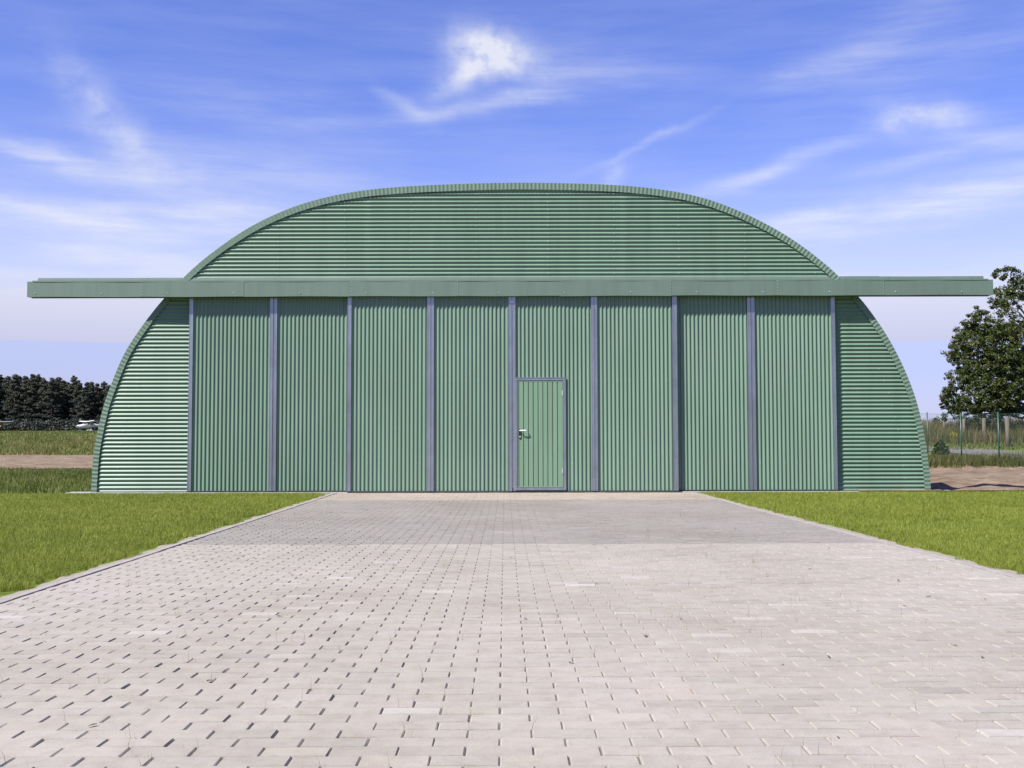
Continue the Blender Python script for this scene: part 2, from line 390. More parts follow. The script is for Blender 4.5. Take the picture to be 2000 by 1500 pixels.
# sliding leaves
def leaf(name, pxa, pxb, Y, pl, pr, zbot, hide_l=0, hide_r=0):
    # pl / pr: px width of the steel post at each edge
    xa, _ = P(pxa, 768, Y); xb, _ = P(pxb, 768, Y); ppm = FPX/Y
    z0, z1 = zbot, zc_bot + .06
    a, b_ = xa + pl/ppm - .004, xb - pr/ppm + .004
    n = int(round((b_ - a)/PITCHW*NS)); xs = np.linspace(a, b_, n + 1)
    ph = random.uniform(0, 1)
    ys = Y - .004 + AMP - AMP*np.sin(2*np.pi*(xs - a)/PITCHW + ph)
    zz = [z0, z0 + 1.2, z0 + 2.4, z1]
    V = np.concatenate([np.stack([xs, ys, np.full(n + 1, z)], 1) for z in zz]); F = []
    for r in range(3):
        k = np.arange(n) + r*(n + 1); F.append(np.stack([k, k + 1, k + 2 + n, k + n + 1], 1))
    o = mesh_obj(name, V, np.concatenate(F), M_SHEET, hangar, True)
    for side, w in ((0, pl), (1, pr)):
        if not w: continue
        W = w/ppm; p = MB(); x0 = xa + .002 if side == 0 else xb - W; x1 = xa + W if side == 0 else xb - .002
        yf = Y - .022
        # channel section: web with two small lips
        p.box(x0, x1, yf + .004, Y + .042, zbot - .005, z1 - .01)
        p.box(x0, x0 + .012, yf, yf + .004, zbot - .005, z1 - .01); p.box(x1 - .012, x1, yf, yf + .004, zbot - .005, z1 - .01)
        for z in (.35, 1.06, 1.9, 2.7, 3.45): p.dome((x0 + (x1 - x0)*.5, yf + .004, z + random.uniform(-.02, .02)), .0065, mi=1)
        p.build('frame_post', [M_GALV, M_SCREW], o, bevel=.002)
    g = MB(); g.box(xa + .01, xb - .01, Y - .012, Y + .03, zbot - (.028 if Y == YF else .012), zbot + .002); g.build('bottom_seal', M_RUBBER, o)
    sc = MB()
    for zz in (2.10, .55, 3.3):
        x = a + PITCHW*(.25 - ph/(2*math.pi)) + PITCHW*random.choice((1, 2))
        while x < b_ - .03: sc.dome((x, Y - .0045, zz), .0055); x += PITCHW*3
    absorb(sc.build('sheet_screw', M_SCREW), o)
    return o
ZF, ZR = .034, .040
leaf('sliding_door', 368, 533, YR, 8, 7, ZR)
leaf('sliding_door', 533.5, 700, YR, 7, 7, ZR)
leaf('sliding_door', 678, 841, YF, 8, 7, ZF)
leaf('sliding_door', 841, 1000, YF, 6.5, 6.5, ZF)
leaf('sliding_door', 1000.4, 1161, YF, 6.5, 6, ZF)
leaf('sliding_door', 1161, 1323.5, YF, 6, 9.5, ZF)
leaf('sliding_door', 1300, 1468, YR, 7, 7, ZR)
leaf('sliding_door', 1468.4, 1633, YR, 7, 8, ZR)

# entrance door in the fifth leaf
YD = YF - .030
dx0, dz1 = P(1004.5, 738, YD); dx1, dz0 = P(1106, 957.5, YD); dz0 = max(dz0, .035)
fw = .050
door = MB(); a, b_ = dx0 + fw + .007, dx1 - fw - .007; z0, z1 = dz0 + fw + .006, dz1 - fw - .007
ydl = YD + .010; nb = 9; bwid = (b_ - a - .036)/nb; x = a + .018
door.box(a, a + .018, ydl, ydl + .05, z0, z1); door.box(b_ - .018, b_, ydl, ydl + .05, z0, z1)
for i in range(nb):
    xa, xb = x + i*bwid, x + (i + 1)*bwid
    for (p, q, ya, yb) in ((xa, xa + .012, ydl + .026, ydl + .026), (xa + .012, xa + .016, ydl + .026, ydl + .002), (xa + .016, xb - .001, ydl + .002, ydl + .002), (xb - .001, xb, ydl + .002, ydl + .026)):
        door.ngon([(p, ya, z0 + .016), (q, yb, z0 + .016), (q, yb, z1 - .016), (p, ya, z1 - .016)])
door.box(a + .018, b_ - .018, ydl, ydl + .05, z0, z0 + .016); door.box(a + .018, b_ - .018, ydl, ydl + .05, z1 - .016, z1)
door.ngon([(a, ydl + .048, z0), (b_, ydl + .048, z0), (b_, ydl + .048, z1), (a, ydl + .048, z1)])
ent = door.build('entrance_door', M_LEAF, hangar); ent['label'] = 'smooth grooved green pedestrian door set in the sliding door'
fr = MB(); y0, y1 = YD, YF + .03
fr.box(dx0, dx0 + fw, y0, y1, dz0, dz1); fr.box(dx1 - fw, dx1, y0, y1, dz0, dz1)
fr.box(dx0 + fw, dx1 - fw, y0 + .002, y1, dz1 - fw, dz1 - .001); fr.box(dx0 + fw, dx1 - fw, y0 + .002, y1, dz0 + .001, dz0 + fw)
fr.box(dx0 - .006, dx1 + .006, y0 - .006, y0 + .03, dz1 - .0005, dz1 + .010)
for z in (.55, 1.15, 1.75): fr.dome((dx0 + fw*.45, y0, z), .009, mi=1)
fr.build('door_frame', [M_GALV, M_SCREW], ent, bevel=.003)
hx, hz = P(1015.5, 841, YD); ph = P(1015.5, 847.5, YD)[1]
pl = MB(); W, H2 = .021, .092; pts = []
for i in range(24):
    t = 2*math.pi*i/24; pts.append((W*math.cos(t), math.copysign(H2 - W, math.sin(t)) + W*math.sin(t)))
k = len(pl.v)
for y in (ydl + .002, ydl - .011): pl.v += [(hx + p, y, ph + q) for p, q in pts]
pl.f += [(k+i, k+(i+1) % 24, k+24+(i+1) % 24, k+24+i) for i in range(24)] + [tuple(k+24+i for i in range(24))]; pl.mi += [0]*25
pl.build('lock_plate', M_BLACK, ent, bevel=.002)
hd = MB(); hd.tube([(hx, ydl - .008, hz), (hx, ydl - .052, hz), (hx + .012, ydl - .062, hz), (hx + .06, ydl - .064, hz + .001), (hx + .108, ydl - .060, hz + .002), (hx + .122, ydl - .050, hz + .002), (hx + .124, ydl - .03, hz + .002)], [.010, .010, .0105, .010, .0095, .009, .008], 10)
hd.build('handle', M_CHROME, ent, True)
kc = MB(); kc.tube([(hx, ydl - .010, ph - .045), (hx, ydl - .016, ph - .045)], .0085, 12); kc.box(hx - .004, hx + .004, ydl - .015, ydl - .010, ph - .068, ph - .045); kc.build('lock_cylinder', M_CHROME, ent)
for py in (768, 920):
    q, zq = P(1099.5, py, YD); h = MB(); h.tube([(q, y0 - .008, zq - .05), (q, y0 - .008, zq + .05)], .009, 10); h.box(q - .02, q + .012, y0 - .003, y0 + .012, zq - .04, zq + .04); h.build('hinge', M_HINGE, ent)
b_ = MB(); bx = P(1001, 955, YF)[0]; b_.box(bx - .008, bx + .008, YF - .034, YF - .02, .02, .09); b_.build('floor_bolt', M_BLACK, hangar)

# ------------------------------------------------------------------ ground sheet to the horizon
def axis(lim, fine_, step, grow):
    a = [0.0]; st = step
    while a[-1] < lim:
        if a[-1] > fine_: st *= grow
        a.append(a[-1] + st)
    return a
pos = axis(3000, 60, 1.5, 1.12); xs = np.array([-v for v in pos[::-1]] + pos[1:])
ys = np.array([-v for v in axis(150, 20, 2, 1.4)[::-1]] + axis(6000, 110, 1.0, 1.1)[1:])
# sink the sheet under driveway and lawn
XX, YY = np.meshgrid(xs, ys); ZZ = T(XX, YY); ZZ = ZZ - np.where(YY < 42, .05, .0)*1.0 - .01
n = len(xs); idx = np.arange(len(ys)*n).reshape(len(ys), n)
F = np.stack([idx[:-1, :-1].ravel(), idx[:-1, 1:].ravel(), idx[1:, 1:].ravel(), idx[1:, :-1].ravel()], 1)
tag(mesh_obj('ground', np.stack([XX.ravel(), YY.ravel(), ZZ.ravel()], 1), F, M_GROUND, None, True), kind='structure')

def fbm(x, y=0, o=4): return mnoise.fractal(Vector((x, y, 0)), 1.0, 2.0, o)
def sheet(name, x0, x1, nx, ya, yb, ny, dz, m, rough=0.0):   # ground patch with ragged near and far edges given as functions of x
    V = []
    for i in range(nx + 1):
        x = x0 + (x1 - x0)*i/nx; a, b_ = ya(x), yb(x)
        for j in range(ny + 1):
            y = a + (b_ - a)*j/ny; e = 1 if 0 < j < ny else 0
            V.append((x, y, Tf(x, y) + dz + e*rough*fbm(x*1.7, y*1.7)))
    F = [(i*(ny+1)+j, (i+1)*(ny+1)+j, (i+1)*(ny+1)+j+1, i*(ny+1)+j+1) for i in range(nx) for j in range(ny)]
    return tag(mesh_obj(name, V, F, m, None, True), kind='structure')
sheet('earth_strip', -90, -5, 240, lambda x: 42.5 + 1.0*fbm(x*.35) - .06*(x + 20), lambda x: 61 + 1.6*fbm(x*.2, 5) - .10*(x + 20), 24, .02, M_DIRT, .05)
sheet('earth_strip', 6.5, 70, 240, lambda x: 21.05 + .03*fbm(x*.6, 9), lambda x: 40.5 + 1.2*fbm(x*.45, 3), 40, .015, M_DIRT, .10)

# road on the right beyond the fence
rd = [(1790, 871, 880), (1830, 873, 883), (1870, 874.5, 887), (1910, 877, 890), (1950, 880, 893), (2000, 885, 898), (2060, 892, 907)]
V = []
for px, a, b_ in rd:
    for py in (a, b_):
        x, y = GT(px, py); V.append((x, y, Tf(x, y) + .03))
# carry on behind the hangar, and away to the right
x, y, z = V[0]; V = [(x - 8, y + 14, Tf(x - 8, y + 14) + .03), (V[1][0] - 8, V[1][1] + 14, Tf(V[1][0] - 8, V[1][1] + 14) + .03)] + V
V += [(V[-2][0] + 12, V[-2][1] - 14, Tf(V[-2][0] + 12, V[-2][1] - 14) + .03), (V[-1][0] + 12, V[-1][1] - 14, Tf(V[-1][0] + 12, V[-1][1] - 14) + .03)]
fine_v = []
for i in range(0, len(V) - 2, 2):
    for t in np.linspace(0, 1, 8, endpoint=False):
        A = np.array(V[i])*(1-t) + np.array(V[i+2])*t; B = np.array(V[i+1])*(1-t) + np.array(V[i+3])*t
        for w in np.linspace(0, 1, 5):
            q = A*(1-w) + B*w; fine_v.append((q[0], q[1], Tf(q[0], q[1]) + .035))
nr = len(fine_v)//5
tag(mesh_obj('road', fine_v, [(i*5+j, i*5+j+1, (i+1)*5+j+1, (i+1)*5+j) for i in range(nr-1) for j in range(4)], M_ROAD, None, True), kind='structure')

# ------------------------------------------------------------------ driveway of pavers
eL = [G0(0, 1180), G0(660, 963)]; eR = [G0(2000, 1133), G0(1345, 961)]
def lin(e, y): (xa, ya), (xb, yb) = e; return xa + (xb - xa)*(y - ya)/(yb - ya)
def XL(y): return lin(eL, y)
def XR(y): return lin(eR, y)
YAW = math.atan(-14/FPX)                        # the courses are laid a hair off square
RW, PL = .100, .200; Y0, Y1 = .6, YF + .02
gx0, gx1 = -3.9, 4.2
V, F, TN = [], [], []
rows = int((Y1 - Y0)/RW)
GL = [random.choice((.0006, .0007, .0009, .0016)) for _ in range(rows + 1)]
BASE = np.array((.240, .220, .191))
for r in range(rows):
    yc = Y0 + r*RW; off = (PL/2 if r % 2 else 0) + .051
    for c in range(int((gx1 - gx0)/PL)):
        xa = gx0 + c*PL + off; xs_ = math.tan(YAW)*(yc - 5); xa += xs_; xb = xa + PL
        l, rr_ = XL(yc + .05) , XR(yc + .05)
        xa_, xb_ = max(xa, l), min(xb, rr_)
        if xb_ - xa_ < .03: continue
        ge = random.uniform(.0009, .0022); gl = GL[r]; ch = random.uniform(.0034, .0054); cl = .0014; cd = .0046; ce = .0016
        x0, x1, y0, y1 = xa_ + ge + random.uniform(-.0012, .0012), xb_ - ge + random.uniform(-.0012, .0012), yc + gl, yc + RW - gl
        zt = random.gauss(0, .0007); tx, ty = random.gauss(0, .0007), random.gauss(0, .0007); k = len(V)
        V += [(x0, y0, -.03), (x1, y0, -.03), (x1, y1, -.03), (x0, y1, -.03),
              (x0, y0, zt - cd), (x1, y0, zt - cd), (x1, y1, zt - cd), (x0, y1, zt - cd),
              (x0 + ch, y0 + cl, zt - tx - ty), (x1 - ch, y0 + cl, zt + tx - ty), (x1 - ch, y1 - cl, zt + tx + ty), (x0 + ch, y1 - cl, zt - tx + ty)]
        F += [(k, k+1, k+5, k+4), (k+1, k+2, k+6, k+5), (k+2, k+3, k+7, k+6), (k+3, k, k+4, k+7),
              (k+4, k+5, k+9, k+8), (k+5, k+6, k+10, k+9), (k+6, k+7, k+11, k+10), (k+7, k+4, k+8, k+11), (k+8, k+9, k+10, k+11)]
        t = BASE*(1 + random.gauss(0, .028)); t = t*np.array((1 + random.gauss(0, .006), 1, 1 + random.gauss(0, .010)))
        q = random.random()
        if q < .018: t = t*np.array((1.16, 1.17, 1.22))          # whitened stones
        elif q < .045: t = t*.90
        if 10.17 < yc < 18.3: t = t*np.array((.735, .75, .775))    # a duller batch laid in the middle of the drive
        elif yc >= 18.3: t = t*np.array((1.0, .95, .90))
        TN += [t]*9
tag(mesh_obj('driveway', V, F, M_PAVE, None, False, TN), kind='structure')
q = MB(); q.ngon([(XL(Y0), Y0, -.0062), (XR(Y0), Y0, -.0062), (XR(Y1), Y1 + .1, -.0062), (XL(Y1), Y1 + .1, -.0062)])
tag(q.build('joint_bed', M_JOINT), kind='structure')
# kerbs
for nm, e, sg in (('kerb', XL, -1), ('kerb', XR, 1)):
    k = MB(); y = .6
    while y < 20.9:
        ye = min(y + 1.0, 20.95); g = .003
        a0, a1 = e(y) + sg*.004, e(ye) + sg*.004; w = .055*sg; h = (.007 if sg < 0 else .003) + random.uniform(-.003, .003)
        pa, pb = (a0 + w, a1 + w) if sg < 0 else (a0, a1); qa, qb = (a0, a1) if sg < 0 else (a0 + w, a1 + w)
        i = len(k.v)
        k.v += [(pa, y+g, -.15), (qa, y+g, -.15), (qb, ye-g, -.15), (pb, ye-g, -.15), (pa, y+g, h), (qa, y+g, h), (qb, ye-g, h), (pb, ye-g, h)]
        k.f += [tuple(i+j for j in f_) for f_ in ((0,3,2,1),(4,5,6,7),(0,1,5,4),(1,2,6,5),(2,3,7,6),(3,0,4,7))]; k.mi += [0]*6; y = ye
    tag(k.build(nm, M_KERB, bevel=.004), kind='structure')
# lawn soil and the sandy margin beside each kerb
def ribbon(name, fa, fb, z, m):
    V, F = [], []; N = 160
    for i in range(N + 1):
        y = .3 + (20.985 - .3)*i/N; V += [(fa(y), y, z), (fb(y), y, z)]
    return tag(mesh_obj(name, V, [(2*i, 2*i+1, 2*i+3, 2*i+2) for i in range(N)], m, None, True), kind='structure')
ribbon('lawn_soil', lambda y: -16, lambda y: XL(y) - .055, -.012, M_LAWNSOIL)
ribbon('lawn_soil', lambda y: XR(y) + .055, lambda y: 18, -.012, M_LAWNSOIL)
ribbon('sand_margin', lambda y: XL(y) - .15 + .06*fbm(y*3), lambda y: XL(y) - .055, -.006, M_SAND)
ribbon('sand_margin', lambda y: XR(y) + .055, lambda y: XR(y) + .17 + .08*fbm(y*2.3, 4), -.006, M_SAND)

# ------------------------------------------------------------------ blades of grass and weeds
def blades(name, px, py, pz, h, w, lean, tone, m, bend=.35):
    n = len(px); a = rng.uniform(0, 2*np.pi, n); la = rng.uniform(0, 2*np.pi, n)
    dx, dy = np.cos(a)*w/2, np.sin(a)*w/2; lx, ly = np.cos(la)*lean*h, np.sin(la)*lean*h
    b0 = np.stack([px - dx, py - dy, pz], 1); b1 = np.stack([px + dx, py + dy, pz], 1)
    m0 = np.stack([px - dx*.7 + lx*bend, py - dy*.7 + ly*bend, pz + h*.55], 1); m1 = np.stack([px + dx*.7 + lx*bend, py + dy*.7 + ly*bend, pz + h*.55], 1)
    t = np.stack([px + lx, py + ly, pz + h*np.sqrt(np.clip(1 - (lean*.6)**2, .2, 1))], 1); t2 = t + np.stack([dx, dy, 0*h], 1)*.25
    V = np.stack([b0, b1, m0, m1, t, t2], 1).reshape(-1, 3); i = np.arange(n)*6
    F = np.concatenate([np.stack([i, i+1, i+3, i+2], 1), np.stack([i+2, i+3, i+5, i+4], 1)])
    tn = np.concatenate([tone, tone])[:, None]*np.ones(3)
    return mesh_obj(name, V, F, m, None, False, tn)
def vnoise(x, y, s, seed=0):                     # cheap value noise for arrays
    g = np.random.default_rng(seed).random((64, 64)); fx, fy = (x*s) % 64, (y*s) % 64
    i, j = fx.astype(int), fy.astype(int); u_, v_ = fx - i, fy - j; u_ = u_*u_*(3-2*u_); v_ = v_*v_*(3-2*v_)
    i1, j1 = (i+1) % 64, (j+1) % 64
    return (g[i, j]*(1-u_) + g[i1, j]*u_)*(1-v_) + (g[i, j1]*(1-u_) + g[i1, j1]*u_)*v_
def lawn(side, N):
    # nearer grass is denser: distance drawn as a power of a uniform number
    y = 4.2 + (20.985 - 4.2)*rng.random(N)**1.05
    lim = np.maximum(4.6, y*.56 + .9)
    edge = np.array(XL(y)) - .095 if side < 0 else np.array(XR(y)) + .10
    x = edge + side*rng.random(N)**1.0*np.maximum(lim - np.abs(edge), .6)
    rag = vnoise(x*0 + y, x*0 + side*7, 6.0, 3)*.26 + vnoise(y, y*0 + 3, 1.3, 5)*.14
    keep = np.abs(x - edge) > rag - .12
    bare = vnoise(x, y, .55, 21) * .6 + vnoise(x, y, 1.6, 22) * .4
    if side > 0: keep &= ~((bare > .69) & (rng.random(N) < .75))
    else: keep &= ~((bare > .80) & (rng.random(N) < .5))
    x, y = x[keep], y[keep]; n = len(x)
    big = vnoise(x, y, .9, 8); sm = vnoise(x, y, 4.5, 9)
    h = rng.uniform(.022, .052, n)*(.65 + .7*sm) * np.where(rng.random(n) < .02, 2.0, 1); w = rng.uniform(.0028, .0048, n)*np.clip(y/12, .75, 1.15)
    tone = np.clip(.27 + .26*sm + .25*(big - .4) + rng.normal(0, .10, n), 0, 1)
    near = y > 20.6; h[near] = np.minimum(h[near], .05)
    return blades('lawn_grass', x, y, np.full(n, -.012), h, w, rng.uniform(.1, .9, n), tone, M_GRASS)
tag(lawn(-1, 360000), 'short bright green lawn left of the driveway', 'lawn', kind='stuff')
tag(lawn(1, 360000), 'short bright green lawn right of the driveway with thin patches', 'lawn', kind='stuff')

def scatter(name, N, xr, yr, hr, wr, m, label, tone0, ok=None, lean=(.1, .6), dens=None, cat='grass'):
    x = rng.uniform(*xr, N); y = rng.uniform(*yr, N)
    if ok is not None: k = ok(x, y); x, y = x[k], y[k]
    n = len(x); cl = vnoise(x, y, .5, 31); c2 = vnoise(x, y, 1.9, 33)
    h = rng.uniform(*hr, n)*(.55 + .9*cl); tone = np.clip(tone0 + .5*(c2 - .5) + .35*(cl - .5) + rng.normal(0, .14, n), 0, 1)
    return tag(blades(name, x, y, T(x, y) - .05, h + .05, rng.uniform(*wr, n), rng.uniform(*lean, n), tone, m), label, cat, kind='stuff')
scatter('rough_grass', 70000, (-34, -7.6), (21.3, 43), (.04, .11), (.010, .022), M_MEADOW, 'rough green grass between the lawn and the bare earth strip', .33, lambda x, y: (x > -y*.60) & ((x > -24) | (y > 30)))
scatter('rough_grass', 80000, (-62, -8), (59.5, 88), (.08, .24), (.02, .05), M_MEADOW, 'tall dry-tipped grass bank beyond the bare earth strip', .55, lambda x, y: (x > -y*.60) & (y > 60 - .10*(x + 20)))
scatter('meadow_grass', 40000, (-175, -40), (88, 300), (.05, .16), (.06, .2), M_MEADOW, 'mown green airfield meadow before the pine wood', .34, lambda x, y: (x > -y*.60) & (x < -y*.32))
scatter('weeds', 30000, (8, 34), (39.5, 49), (.16, .46), (.012, .035), M_WEED, 'weeds growing along the wire mesh fence', .36, lambda x, y: (y > 40.3 + 1.2*(vnoise(x, y*0, .6, 40) - .5)) & (x < y*.60))
scatter('weeds', 9000, (16, 44), (49, 56), (.08, .24), (.02, .05), M_WEED, 'weeds between the wire mesh fence and the road', .40, lambda x, y: (x < y*.62))
scatter('weeds', 90000, (20, 60), (66.5, 84), (.5, 1.35), (.022, .06), M_WEED, 'tall brown weeds on the bank beyond the road', .67, lambda x, y: (x < y*.62) & (rng.random(len(x)) < np.clip((y - 64)/6, .2, 1)), (.05, .4))
scatter('roadside_grass', 7000, (20, 50), (61.5, 67), (.06, .2), (.04, .09), M_MEADOW, 'green verge on the far side of the road', .28, lambda x, y: (x < y*.62))
scatter('straw', 2600, (6.8, 30), (38.2, 41.3), (.05, .14), (.015, .04), M_DRYSTALK, 'pale dry straw along the edge of the bare earth', .9, lambda x, y: x < y*.6, (.6, 1.2))
scatter('straw', 1600, (-44, -7), (60, 63), (.06, .18), (.02, .05), M_DRYSTALK, 'pale dry straw at the foot of the grass bank', .85, lambda x, y: x > -y*.6, (.5, 1.1))

# weeds between the pavers, bits of leaf
px_, py_, hh = [], [], []
for i in range(1500):
    r = random.randrange(10, 170) if random.random() < .9 else random.randrange(150, rows); yc = Y0 + r*RW
    c = random.randrange(0, 40); x = gx0 + c*PL + (PL/2 if r % 2 else 0) + .051 + math.tan(YAW)*(yc - 5)
    if not XL(yc) + .05 < x < XR(yc) - .05: continue
    for j in range(random.choice((1, 1, 2, 3, 5))):
        px_.append(x + random.uniform(-.003, .003) + (random.uniform(-.05, .05) if j > 1 else 0)); py_.append(yc + random.uniform(.0, RW) if j < 2 else yc); hh.append(random.uniform(.015, .075))
n = len(px_)
tag(blades('joint_weeds', np.array(px_), np.array(py_), np.full(n, -.008), np.array(hh), rng.uniform(.0009, .0018, n), rng.uniform(.05, .45, n), rng.random(n), M_DRYSTALK), 'thin dry weed stalks growing from the paver joints', 'weeds', kind='stuff')
lf = MB()
for i in range(70):
    y = random.uniform(3, 15); x = random.uniform(-2.6, 3.1); a = random.uniform(0, 6.3); L = random.uniform(.006, .02); W = L*random.uniform(.3, .6); ca, sa = math.cos(a), math.sin(a)
    lf.ngon([(x + ca*p*L - sa*q_*W, y + sa*p*L + ca*q_*W, .003 + h) for p, q_, h in ((-1, 0, .001), (-.2, -.8, .004), (.7, -.4, .006), (1, 0, .002), (.5, .7, .005), (-.4, .8, .003))])
tag(lf.build('leaf_litter', m_paint('dead_leaf', (.09, .06, .035), .8, .3)), 'small brown scraps of dead leaf on the pavers', 'leaves', kind='stuff')

# ------------------------------------------------------------------ foliage helper
def leaf_cloud(centres, radii, per, size, tone_f, flat=1.0, shell=.5):
    C = np.repeat(np.asarray(centres, float), per, axis=0); Rr = np.repeat(np.asarray(radii, float), per)
    n = len(C); d = rng.normal(size=(n, 3)); d /= np.linalg.norm(d, axis=1)[:, None]
    rad = rng.random(n)**shell; p = C + d*(rad*Rr)[:, None]*np.array((1, 1, flat))
    nrm = d*.6 + rng.normal(size=(n, 3))*.8 + np.array((0, 0, .35)); nrm /= np.linalg.norm(nrm, axis=1)[:, None]
    a = np.cross(nrm, rng.normal(size=(n, 3))); a /= np.linalg.norm(a, axis=1)[:, None]; b_ = np.cross(nrm, a)
    s_ = rng.uniform(size[0], size[1], n)[:, None]
    V = np.stack([p - a*s_, p - b_*s_*.55, p + a*s_, p + b_*s_*.55], 1).reshape(-1, 3)
    F = np.arange(n*4).reshape(-1, 4); t = tone_f(n, p, C)
    return V, F, np.clip(t, 0, 1)[:, None]*np.ones(3)
def limb(mb, a, b_, r0, r1, wob=.12, n=6, k=7):
    a, b_ = Vector(a), Vector(b_); L = (b_ - a).length; pts = []
    for i in range(n + 1):
        t = i/n; p = a.lerp(b_, t); e = math.sin(t*math.pi)
        pts.append(p + Vector((random.uniform(-1, 1), random.uniform(-1, 1), random.uniform(-.5, .9)))*wob*L*e*.5)
    mb.tube(pts, [r0 + (r1 - r0)*i/n for i in range(n + 1)], k); return pts

# ------------------------------------------------------------------ the oak
OY = 74.0
def O(px, py, dy=0): x, z = P(px, py, OY + dy); return (x, OY + dy, z)
ox, _ = P(2046, 800, OY); oz = Tf(ox, OY)
oak = thing('oak_tree', 'broad dark green oak standing behind the fence at the right edge', 'tree', (ox, OY, oz))
tk = MB(); base = Vector((0, 0, 0))
tk.tube([(0, 0, -.3), (.02, 0, .2), (0, .05, 1.2), (.08, 0, 2.6), (.0, .1, 4.6), (-.2, 0, 7), (-.1, .1, 9.5)], [.62, .46, .38, .34, .27, .18, .07], 10)
# crown clumps digitised from the outline: px, py, radius px, depth offset m
cl = [(1950,528,15,0),(1963,522,11,.5),(1978,527,10,0),(1962,545,12,-.5),(1982,552,17,.5),(1997,545,22,0),(1950,568,14,0),(1975,578,22,-1),(2000,580,30,1),(1942,592,17,0),(1965,602,20,-1),
      (1908,604,12,0),(1918,615,17,-1),(1900,625,20,0),(1890,640,20,1),(1925,640,28,-1.5),(1880,655,20,0),(1870,670,18,0),(1865,686,14,.5),(1860,690,8,0),(1872,700,12,0),(1895,675,28,-2),(1960,650,34,-2),(1925,680,32,-2.5),(1990,640,34,-1),
      (1882,715,18,0),(1905,715,28,-2),(1950,700,36,-3),(1990,690,38,-2.5),(1854,735,11,0),(1862,745,15,-1),(1885,745,24,-1.5),(1925,740,34,-3),(1975,745,40,-3.5),(1848,765,14,0),(1865,770,24,-1.5),(1900,780,32,-3),(1945,785,34,-3.5),
      (1841,785,12,0),(1845,800,13,0),(1862,797,18,-1),(1843,812,8,0),(1880,808,18,-2),(1915,810,22,-3),(1950,808,20,-3),(1895,820,12,-2),(1930,822,12,-2.5),(1985,785,30,-3),(1975,800,22,-3.5)]
cs, rs = [], []
for px, py, r, dy in cl:
    c = O(px, py, dy); cs.append((c[0]-ox, c[1]-OY, c[2]-oz)); rs.append(r*OY/FPX)
    if r > 26:                                   # depth behind the outline clump
        cs.append((c[0]-ox+random.uniform(-.5, .8), c[1]-OY+random.uniform(1.2, 3.2), c[2]-oz+random.uniform(-.5, .4))); rs.append(r*OY/FPX*.95)
for i in range(46):                              # the half outside the frame and the rear
    a = random.uniform(0, 2*math.pi); zz = random.uniform(3.2, 11.2); rr = 6.3*math.sin(math.pi*min(1, max(.12, (zz-1.5)/11.5)))**.6*random.uniform(.45, 1)
    c = (rr*math.cos(a), rr*math.sin(a), zz)
    if c[0] < -.2: continue
    cs.append(c); rs.append(random.uniform(.8, 1.35))
# break every clump into twig-size tufts so the edge is uneven and sky shows through
sc_, sr_ = [], []
for c, r in zip(cs, rs):
    for j in range(max(3, int(31*r*r))):
        d = Vector((random.gauss(0, 1), random.gauss(0, 1), random.gauss(0, 1))).normalized()*r*random.random()**.45
        sc_.append((c[0]+d.x, c[1]+d.y, c[2]+d.z*.9)); sr_.append(random.uniform(.16, .34))
Vo, Fo, To = leaf_cloud(sc_, sr_, 46, (.045, .10), lambda n, p, C: .46 + .42*np.repeat(rng.normal(0, .7, len(sc_)), 46) + rng.normal(0, .15, n), .75, .6)
mesh_obj('crown', Vo, Fo, M_OAK, oak, False, To)
for c, r in zip(cs, rs):
    if r > .55 and random.random() < .75:
        z0 = min(max(1.6, c[2]*.62), 8.5); st_ = Vector((-.1, 0, z0)); limb(tk, st_, c, .10 + .05*random.random(), .02, .16)
b1 = O(2010, 788, -2); b2 = O(1962, 812, -3.2); b3 = O(1975, 792, -3)
limb(tk, (0, 0, 2.7), (b1[0]-ox, b1[1]-OY, b1[2]-oz), .19, .14, .06); limb(tk, (b1[0]-ox, b1[1]-OY, b1[2]-oz), (b2[0]-ox, b2[1]-OY, b2[2]-oz), .12, .05, .08); limb(tk, (b1[0]-ox, b1[1]-OY, b1[2]-oz), (b3[0]-ox, b3[1]-OY, b3[2]-oz), .08, .03, .1)
tk.build('trunk', M_BARK, oak, True)

# shrubs beyond the weed bank
def shrub(name, label, px, py_top, Y, wpx, hpx, cat='shrub', tone=.4, group=None):
    x, zt = P(px, py_top, Y); z0 = Tf(x, Y); hgt = max(zt - z0, .4); w = wpx*Y/FPX
    t = thing(name, label, cat, (x, Y, z0), 0, group); cs, rs = [], []
    for i in range(26):
        cx = random.uniform(-1, 1)*w*.5; top = hgt*(1 - .55*(abs(cx)/(w*.5))**2)*random.uniform(.75, 1)
        cs.append((cx, random.uniform(-.4, .4)*min(w, 3)*.5, random.uniform(.15, 1)*top)); rs.append(random.uniform(.16, .34)*min(hgt, 1.8))
    V, F, tn = leaf_cloud(cs, rs, 90, (.05, .12), lambda n, p, C: tone + rng.normal(0, .2, n))
    mesh_obj('foliage', V, F, M_SHRUB, t, False, tn); sm = MB()
    for i in range(6): limb(sm, (random.uniform(-.15, .15)*w, 0, -.1), (random.uniform(-.4, .4)*w, random.uniform(-.2, .2), hgt*.7), .03, .008)
    sm.build('stem', M_BARK, t, True); return t
shrub('hedge_bush', 'low dark bush on the skyline between hangar and oak', 1822, 817, 95, 60, 10)
shrub('hedge_bush', 'dark bush under the left side of the oak crown', 1888, 826, 92, 60, 20, tone=.25)
shrub('hedge_bush', 'dark spreading bush under the middle of the oak', 1945, 818, 90, 80, 24, tone=.2)
shrub('hedge_bush', 'bush at the right frame edge behind the timber posts', 1997, 812, 88, 70, 30, tone=.3)
shrub('roadside_shrub', 'small round dark shrub growing at the near edge of the road', 1837, 864, 55, 16, 26, tone=.3)
